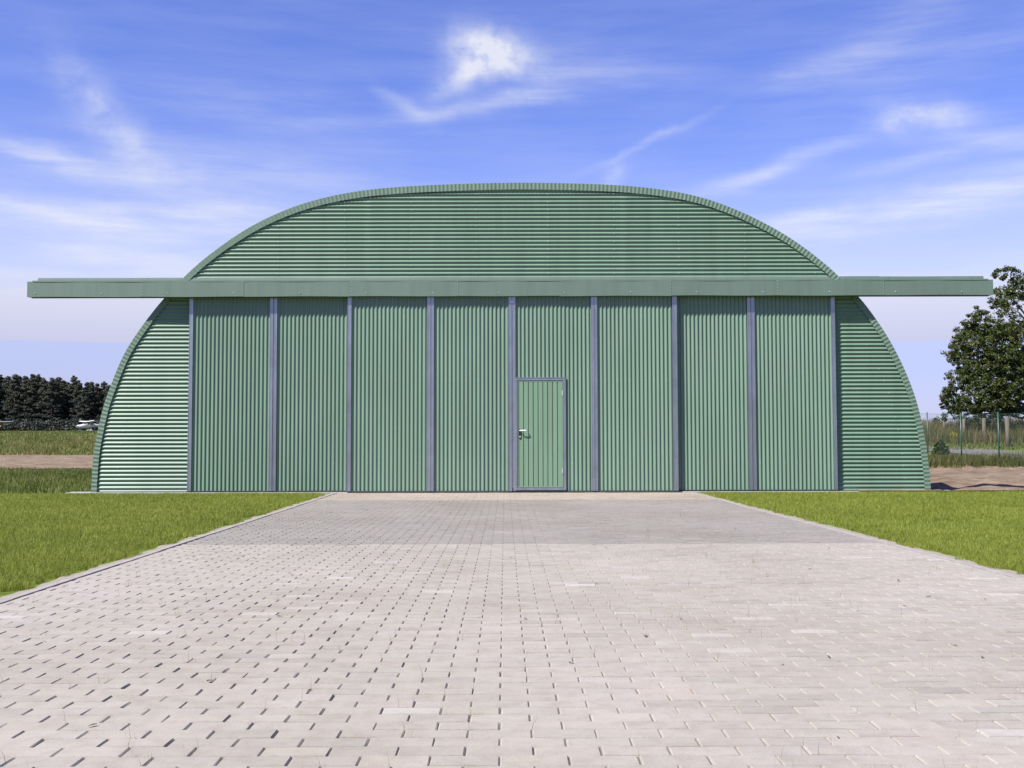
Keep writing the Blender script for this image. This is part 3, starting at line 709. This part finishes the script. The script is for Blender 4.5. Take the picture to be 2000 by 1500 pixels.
# yellow flowering weed
fx, fz = P(1863, 850, 69); fl_ = thing('ragwort_plant', 'yellow-flowered weed on the bank beyond the road', 'plant', (fx, 69, Tf(fx, 69)))
h_ = fz - Tf(fx, 69); V, F, tn = leaf_cloud([(random.uniform(-.16, .16), random.uniform(-.1, .1), h_ + random.uniform(-.08, .10)) for i in range(10)], [.16]*10, 16, (.035, .06), lambda n, p, C: rng.random(n))
mesh_obj('flower_heads', V, F, M_FLOWER, fl_, False, tn); sm = MB()
for i in range(6): limb(sm, (0, 0, 0), (random.uniform(-.3, .3), random.uniform(-.2, .2), h_), .012, .006)
sm.build('stem', M_FENCE, fl_)

# ------------------------------------------------------------------ fences on the right
fen = thing('wire_mesh_fence', 'green wire mesh fence on thin green posts beside the hangar', 'fence', (20.8, 48, 0))
FX = 20.75
posts = [(955, 44.2 + 3.8), (872, 52.0), (808, 56.2)]
py = [40, 44, 48.0, 52.0, 56.2, 60.5, 65]
tops = []
for y in py:
    z0 = Tf(FX, y); z1 = CH + (868 - 808.5)/FPX*48 if False else z0 + 2.16 - .0*y
    p = MB(); p.tube([(0, y - 48, z0 - .3), (0, y - 48, z1)], .030, 10); p.dome((0, y - 48, z1), .034, 'z'); p.build('post', M_FENCE, fen, True); tops.append((y, z0, z1))
wm = MB()
for (ya, za, ta), (yb, zb, tb) in zip(tops, tops[1:]):
    for fr_ in (.02, .5, .97):
        wm.tube([(.02, ya - 48, za + (ta - za)*fr_), (.02, yb - 48, zb + (tb - zb)*fr_)], .006 if fr_ > .9 else .003, 5, cap=False)
    Hm = ta - za - .06; Ln = yb - ya; st_ = .12; nn = int((Ln + Hm)/st_)   # chain link: two families of diagonal wires
    for i in range(nn):
        for sg in (0, 1):
            a0 = -Hm + i*st_; p0 = max(a0, 0); p1 = min(a0 + Hm, Ln)
            if p1 <= p0: continue
            q0, q1 = p0 - a0, p1 - a0
            if sg: q0, q1 = Hm - q0, Hm - q1
            f0, f1 = p0/Ln, p1/Ln
            wm.tube([(.02, ya - 48 + p0, za + (zb - za)*f0 + q0), (.02, ya - 48 + p1, za + (zb - za)*f1 + q1)], .0016, 3, cap=False)
wm.build('wire_mesh', M_FENCE, fen)
tf = thing('timber_post_fence', 'old fence of thick grey-brown timber posts on the bank beyond the road', 'fence', (27, 68, Tf(27, 68)))
prev = None; wr = MB()
for px, top, w, Y in ((1769, 821, 4, 80), (1806, 820, 4, 77), (1844, 819, 5, 74), (1882, 817.5, 6, 70.5), (1922, 816.5, 7, 67.5), (1968, 815, 8.5, 64.5), (2020, 813, 9, 61.5)):
    x, zt = P(px, top, Y); z0 = Tf(x, Y); r = w*Y/FPX/2; lx, ly, lz = x - 27, Y - 68, -Tf(27, 68)
    p = MB(); tx = random.uniform(-.05, .05); p.tube([(lx, ly, z0 - .4 + lz), (lx + tx*.5, ly, (z0 + zt)/2 + lz), (lx + tx, ly, zt - .03 + lz), (lx + tx, ly, zt + lz)], [r*1.05, r, r*.97, r*.7], 9)
    p.build('post', M_TIMBER, tf, True)
    if prev:
        for d in (.12, .5, .9): wr.tube([(prev[0], prev[1], prev[2] - d), (lx, ly, zt + lz - d)], .003, 4, cap=False)
    prev = (lx, ly, zt + lz)
wr.build('wire', M_GALV, tf)

# ------------------------------------------------------------------ pine wood on the left
def pine(seed, H):
    random.seed(seed); t = thing('pine_tree', 'dark pine in the front row of the far wood', 'tree', (0, 0, 0), 0, 'pines of the far wood behind the airfield')
    tk = MB(); tk.tube([(0, 0, -.5), (.1, 0, H*.4), (0, .1, H*.75), (0, 0, H*.97)], [.24, .18, .11, .03], 7)
    cs, rs = [], []; b0 = .10
    z = b0*H
    while z < H*.98:
        f = (z/H - b0)/(1 - b0); spread = H*.24*(1 - f)**.62*(.6 + .4*min(1, f*4 + .3)); k = random.randint(3, 5)
        for i in range(k):
            a = random.uniform(0, 6.28); L = spread*random.uniform(.55, 1.1); e = (L*math.cos(a), L*math.sin(a), z + random.uniform(-.3, .5))
            limb(tk, (0, 0, z - .1*L), e, .05, .012, .1, 3, 4)
            for q in (.45, .75, 1): cs.append((e[0]*q, e[1]*q, e[2] - .1*(1-q))); rs.append(random.uniform(.35, .75)*(1.15 - .25*f))
        z += H*random.uniform(.032, .055)*(1 - .35*f)
    cs.append((0, 0, H - .2)); rs.append(.35)
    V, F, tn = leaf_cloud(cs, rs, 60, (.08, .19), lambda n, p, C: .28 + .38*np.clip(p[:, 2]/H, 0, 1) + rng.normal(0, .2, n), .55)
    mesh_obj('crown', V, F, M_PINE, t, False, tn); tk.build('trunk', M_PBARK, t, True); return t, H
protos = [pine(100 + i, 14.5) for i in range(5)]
random.seed(5)
line = [(-160,728),(-120,735),(-85,730),(-50,738),(-20,733),(2,732),(17,735),(31,731),(48,734),(62,731),(75,733),(88,739),(101,740),(115,737),(128,742),(143,737),(155,748),(167,749),(176,746),(188,751),(201,748),(214,750),(228,748),(244,752),(262,750),(285,752),(310,750),(340,752)]
used = set(); npine = 0
for row in range(4):
    for i, (px, py_) in enumerate(line):
        Y = 300 + row*7 + random.uniform(-2.5, 2.5); pxx = px + (7 if row % 2 else 0) + random.uniform(-3, 3)
        if row: pyy = py_ + random.uniform(4, 16)
        else: pyy = py_ + random.uniform(-1, 3)
        if row and not (-100 < px < 300): continue
        x, zt = P(pxx, pyy, Y); z0 = Tf(x, Y); s_ = (zt - z0)/14.5; j = (i*3 + row) % 5
        loc, rz = (x, Y, z0), random.uniform(0, 6.28)
        if j not in used:
            used.add(j); t = protos[j][0]; t.location = loc; t.rotation_euler.z = rz; t.scale = (s_,)*3
        else: t = copy_thing(protos[j][0], loc, rz, s_)
        t['label'] = ('dark pine in the front row of the far wood' if row == 0 else 'dark pine standing deeper inside the far wood')
        t['group'] = 'front row pines of the far wood' if row == 0 else 'pines deeper inside the far wood'
        npine += 1
# undergrowth along the wood edge
x = rng.uniform(-185, -80, 2600); y = 293 + rng.uniform(-2, 6, 2600)
V, F, tn = leaf_cloud(np.stack([x, y, T(x, y) + rng.uniform(.2, 2.6, 2600)], 1), rng.uniform(.4, 1.0, 2600), 9, (.15, .35), lambda n, p, C: .25 + rng.normal(0, .2, n))
tag(mesh_obj('undergrowth', V, F, M_PINE, None, False, tn), 'dark undergrowth along the foot of the pine wood', 'undergrowth', kind='stuff')

# ------------------------------------------------------------------ parked light aircraft
def aircraft(label, loc, rz, main, accent, group=None):
    t = thing('light_aircraft', label, 'aircraft', loc, rz, group)           # nose along +x
    def loft(name, secs, m, par, n=14):
        V, F = [], []
        for x, cz, hw, hh in secs:
            for j in range(n):
                a = 2*math.pi*j/n; c, s_ = math.cos(a), math.sin(a)
                V.append((x, hw*math.copysign(abs(c)**.8, c), cz + hh*math.copysign(abs(s_)**.8, s_)))
        for i in range(len(secs)-1):
            for j in range(n): F.append((i*n+j, i*n+(j+1) % n, (i+1)*n+(j+1) % n, (i+1)*n+j))
        return mesh_obj(name, V, F, m, par, True)
    fus = loft('fuselage', [(2.75, 1.12, .02, .02), (2.62, 1.12, .14, .14), (2.3, 1.12, .34, .32), (1.6, 1.15, .48, .40), (.95, 1.25, .55, .50), (.5, 1.42, .57, .66), (-.4, 1.46, .56, .64), (-1.1, 1.38, .44, .48), (-2.2, 1.32, .26, .28), (-3.6, 1.38, .13, .15), (-4.5, 1.42, .05, .08)], main, t)
    loft('windscreen', [(1.02, 1.55, .40, .18), (.72, 1.72, .50, .26), (.42, 1.80, .53, .29), (.30, 1.86, .50, .2)], M_GLASS, fus)
    for sg in (-1, 1):
        w = MB(); y = sg*.585
        for a, b_ in ((.28, -.28), (-.36, -.88)):
            w.ngon([(a, y, 1.55), (b_, y*(.98 if a > 0 else .93), 1.55), (b_, y*(.96 if a > 0 else .90), 1.92), (a, y*.96, 1.95)] if sg < 0 else [(a, y, 1.55), (a, y*.96, 1.95), (b_, y*(.96 if a > 0 else .90), 1.92), (b_, y*(.98 if a > 0 else .93), 1.55)])
        w.build('side_window', M_GLASS, fus)
    # high wing: aerofoil section swept along the span with a little dihedral
    V, F = [], []; prof = [(.0, 0), (.08, .05), (.3, .085), (.65, .055), (1, 0), (.6, -.015), (.25, -.03), (.06, -.02)]
    sp = [(-5.1, .95, .27), (-4.9, 1.15, .25), (-2.5, 1.5, .13), (0, 1.5, .06), (2.5, 1.5, .13), (4.9, 1.15, .25), (5.1, .95, .27)]
    for y, ch, dz in sp:
        for u_, v_ in prof: V.append((.62 - (1.5 - ch)*.3 - u_*ch, y, 2.10 + dz + v_*ch*1.5))
    n = len(prof)
    F = [(i*n+j, i*n+(j+1) % n, (i+1)*n+(j+1) % n, (i+1)*n+j) for i in range(len(sp)-1) for j in range(n)]
    wing = mesh_obj('wing', V, F, accent, t, True)
    for sg in (-1, 1): s_ = MB(); s_.tube([(.15, sg*.5, 1.0), (.05, sg*2.5, 2.22)], .045, 8); s_.build('wing_strut', main, t, True)
    fin = MB(); fin.v += [(-3.5, -.03, 1.5), (-4.55, -.03, 1.45), (-4.75, -.02, 2.75), (-4.25, -.02, 2.78), (-3.5, .03, 1.5), (-4.55, .03, 1.45), (-4.75, .02, 2.75), (-4.25, .02, 2.78)]
    fin.f += [(0,1,2,3),(7,6,5,4),(0,4,5,1),(1,5,6,2),(2,6,7,3),(3,7,4,0)]; fin.mi += [0]*6; fin.build('tail_fin', accent, t)
    tp = MB(); tp.v += [(-3.8, -1.5, 1.50), (-4.6, -1.5, 1.48), (-4.6, 1.5, 1.48), (-3.8, 1.5, 1.50), (-3.8, -1.5, 1.55), (-4.6, -1.5, 1.51), (-4.6, 1.5, 1.51), (-3.8, 1.5, 1.55)]
    tp.f += [(0,1,2,3),(7,6,5,4),(0,4,5,1),(1,5,6,2),(2,6,7,3),(3,7,4,0)]; tp.mi += [0]*6; tp.build('tailplane', main, t)
    pr = MB()
    for sg in (-1, 1): pr.tube([(2.66, 0, 1.12), (2.66, sg*.25, 1.12 + sg*.35), (2.66, sg*.5, 1.12 + sg*.72)], [.05, .07, .03], 6)
    pr.build('propeller', M_BLACK, t)
    for x, y in ((1.75, 0), (-.35, -.95), (-.35, .95)):
        l = MB(); l.tube([(x, y*.35, .85), (x, y, .3)], .04, 8); lo = l.build('landing_leg', main, t, True)
        wv = MB(); wv.tube([(x, y - .07, .19), (x, y + .07, .19)], .19, 14); wv.build('wheel', M_TYRE, lo)
        sv = [(x + .38, .26, .02, .03), (x + .2, .28, .10, .13), (x - .1, .30, .11, .14), (x - .5, .3, .02, .03)]
        so = loft('wheel_fairing', sv, main, lo, 8); so.location = (0, y, 0)
    return t
ax, _ = P(172, 840, 250)
aircraft('white high-wing light aircraft parked on the airfield beside the hangar wall', (ax, 250, Tf(ax, 250)), math.atan2(-.62, -.78), M_WHITE, M_WHITE)
bx_, _ = P(-14, 838, 262)
aircraft('yellow light aircraft with dull grey wing cut off by the left edge of the photo', (bx_, 262, Tf(bx_, 262)), math.atan2(-.45, .85), M_YELLOW, M_GREYP)

# ------------------------------------------------------------------ sun and sky
L = Vector((.70, .50, -1)).normalized(); S = -L
sd = bpy.data.lights.new('sun', 'SUN'); sd.energy = 5.0; sd.angle = R(.53); sd.color = (1, .955, .89)
so = bpy.data.objects.new('sun', sd); COL.objects.link(so); so.rotation_euler = L.to_track_quat('-Z', 'Y').to_euler(); so.location = (-20, -20, 40)
w = bpy.data.worlds.new('World'); scene.world = w; w.use_nodes = True; nt = w.node_tree; nt.nodes.clear()
sky = nd(nt, 'ShaderNodeTexSky', sky_type='NISHITA'); sky.sun_disc = False
sky.sun_elevation = math.asin(S.z); sky.sun_rotation = math.atan2(S.x, S.y) % (2*math.pi)
sky.altitude = 200; sky.air_density = 1.0; sky.dust_density = .6; sky.ozone_density = 3.0
SKY_STRENGTH = .052
def M2(op, a, b_=None, clamp=False):
    n = nd(nt, 'ShaderNodeMath', operation=op, use_clamp=clamp)
    for i, v in enumerate((a, b_)):
        if v is None: continue
        if hasattr(v, 'is_linked'): nt.links.new(v, n.inputs[i])
        else: n.inputs[i].default_value = v
    return n.outputs[0]
geo = nd(nt, 'ShaderNodeTexCoord'); sep = nd(nt, 'ShaderNodeSeparateXYZ'); nt.links.new(geo.outputs['Generated'], sep.inputs[0])
AZ = M2('ARCTAN2', sep.outputs[0], sep.outputs[1]); EL = M2('ARCSINE', sep.outputs[2])
cmb = nd(nt, 'ShaderNodeCombineXYZ'); nt.links.new(AZ, cmb.inputs[0]); nt.links.new(EL, cmb.inputs[1])
def amap(scale, rot=0, loc=(0, 0, 0)):
    m = nd(nt, 'ShaderNodeMapping'); m.inputs['Scale'].default_value = scale; m.inputs['Rotation'].default_value = (0, 0, rot); m.inputs['Location'].default_value = loc
    nt.links.new(cmb.outputs[0], m.inputs[0]); return m.outputs[0]
# warp the sky coordinates a little so that the wisps feather
wn = nd(nt, 'ShaderNodeTexNoise'); wn.inputs['Scale'].default_value = 14; wn.inputs['Detail'].default_value = 5; wn.inputs['Roughness'].default_value = .62; nt.links.new(cmb.outputs[0], wn.inputs['Vector'])
wc = nd(nt, 'ShaderNodeSeparateColor'); nt.links.new(wn.outputs['Color'], wc.inputs[0])
AZw = M2('ADD', AZ, M2('MULTIPLY', M2('SUBTRACT', wc.outputs[0], .5), .030)); ELw = M2('ADD', EL, M2('MULTIPLY', M2('SUBTRACT', wc.outputs[1], .5), .022))
def smooth(v, a, b_):
    n = nd(nt, 'ShaderNodeMapRange', interpolation_type='SMOOTHSTEP'); n.inputs['From Min'].default_value = a; n.inputs['From Max'].default_value = b_
    nt.links.new(v, n.inputs['Value']); return n.outputs[0]
nA = noise(nt, 1.0, 7, .60, amap((8, 60, 1), R(-8)))        # fibres dipping to the right (left of view)
nB = noise(nt, 1.0, 7, .62, amap((7, 62, 1), R(12), (3, 5, 0)))   # fibres rising to the right
nC = noise(nt, 30, 8, .58, amap((1, 1.25, 1)))               # billows
fA, fB, fC = smooth(nA, .22, .80), smooth(nB, .22, .80), smooth(nC, .25, .75)
def wisp(px, py, Lp, Wp, ang, amt, fib):
    d = ray(px, py).normalized(); a0 = math.atan2(d.x, d.y); e0 = math.asin(d.z); ca, sa = math.cos(R(ang)), math.sin(R(ang))
    du = M2('SUBTRACT', AZw, a0); dv = M2('SUBTRACT', ELw, e0)
    u_ = M2('MULTIPLY', M2('ADD', M2('MULTIPLY', du, ca), M2('MULTIPLY', dv, sa)), FPX/Lp)
    v_ = M2('MULTIPLY', M2('SUBTRACT', M2('MULTIPLY', dv, ca), M2('MULTIPLY', du, sa)), FPX/Wp)
    g = M2('EXPONENT', M2('MULTIPLY', M2('ADD', M2('MULTIPLY', u_, u_), M2('MULTIPLY', v_, v_)), -1.0))
    if fib is not None: g = M2('MULTIPLY', g, M2('ADD', M2('MULTIPLY', fib, .8), .2))
    return M2('MULTIPLY', g, amt)
W = [(948,92,64,38,-5,.70,fC),(930,130,66,36,20,.60,fC),(1000,122,92,34,-14,.55,fC),(885,165,60,20,25,.40,fC),
     (930,208,150,15,9,.62,fB),(1050,190,90,14,4,.5,fB),(790,205,60,13,-28,.42,fA),(1130,130,200,36,-6,.34,fB),
     (205,220,120,34,-50,.30,fC),(280,290,170,44,-34,.26,fC),(90,305,130,20,-10,.5,fA),(290,330,190,26,-4,.36,fA),(500,320,260,34,-6,.24,fA),
     (60,410,140,16,-8,.42,fA),(260,425,190,34,-2,.40,fA),(430,425,170,40,4,.34,fA),(180,490,260,24,-12,.26,fA),(380,505,180,30,-10,.22,fA),(560,225,300,50,-8,.16,fA),
     (1620,130,95,20,10,.52,fB),(1740,60,160,50,24,.26,fB),(1850,110,200,36,12,.24,fB),(1790,232,75,28,-4,.62,fC),(1930,260,150,34,-14,.36,fB),
     (1560,310,130,15,16,.50,fB),(1440,355,100,16,12,.44,fB),(1270,275,130,8,24,.30,fB),(1205,345,26,18,50,.42,fC),(1700,420,330,30,8,.50,fB),(1900,380,220,34,10,.4,fB),(1560,430,110,16,8,.3,fB),
     (1800,310,120,14,10,.3,fB),(1780,600,60,10,-24,.30,fB)]
acc = None
for a in W:
    a = a[:5] + (a[5]*(.8 if a[6] is fB else 1), a[6]); g = wisp(*a); acc = g if acc is None else M2('ADD', acc, g)
# thin veil everywhere, thicker near the horizon
gen = M2('MULTIPLY', M2('ADD', fA, fB), .06)
hz = nd(nt, 'ShaderNodeMapRange', interpolation_type='SMOOTHERSTEP'); nt.links.new(ELw, hz.inputs['Value'])
hz.inputs['From Min'].default_value = R(18); hz.inputs['From Max'].default_value = R(4.5); hz.inputs['To Max'].default_value = .52
acc = M2('ADD', acc, gen); acc = M2('ADD', acc, hz.outputs[0])
# bank of milky cloud low in the sky with a flat lower edge, dull haze under it
edge = M2('ADD', EL, M2('MULTIPLY', M2('SUBTRACT', wc.outputs[2], .5), .006))
e_r = math.asin(ray(1700, 668).normalized().z)
bank = M2('MULTIPLY', smooth(edge, e_r - .0012, e_r + .0016), smooth(EL, e_r + .085, e_r))
bank = M2('MULTIPLY', bank, M2('ADD', M2('MULTIPLY', fA, .4), .42)); acc = M2('ADD', acc, bank)
acc = M2('MINIMUM', acc, .88)
below = M2('SUBTRACT', 1.0, smooth(EL, -.02, .0)); acc = M2('MULTIPLY', acc, M2('SUBTRACT', 1.0, below))
tint = mixc(nt, 1.0, sky.outputs[0], (.86, .91, 1.62), 'MULTIPLY')
cloudc = mixc(nt, smooth(EL, .055, .17), (4.8, 4.7, 6.0), (6.9, 7.05, 7.7))
final = mixc(nt, acc, tint, cloudc)
bg = nd(nt, 'ShaderNodeBackground'); bg.inputs['Strength'].default_value = SKY_STRENGTH; nt.links.new(final, bg.inputs['Color'])
ow = nd(nt, 'ShaderNodeOutputWorld'); nt.links.new(bg.outputs[0], ow.inputs['Surface'])
w.cycles.sampling_method = 'MANUAL'; w.cycles.sample_map_resolution = 1024

vs = scene.view_settings; vs.view_transform = 'Standard'; vs.look = 'None'; vs.gamma = 1; vs.use_curve_mapping = False; vs.exposure = 1.25
scene.render.engine = 'CYCLES'
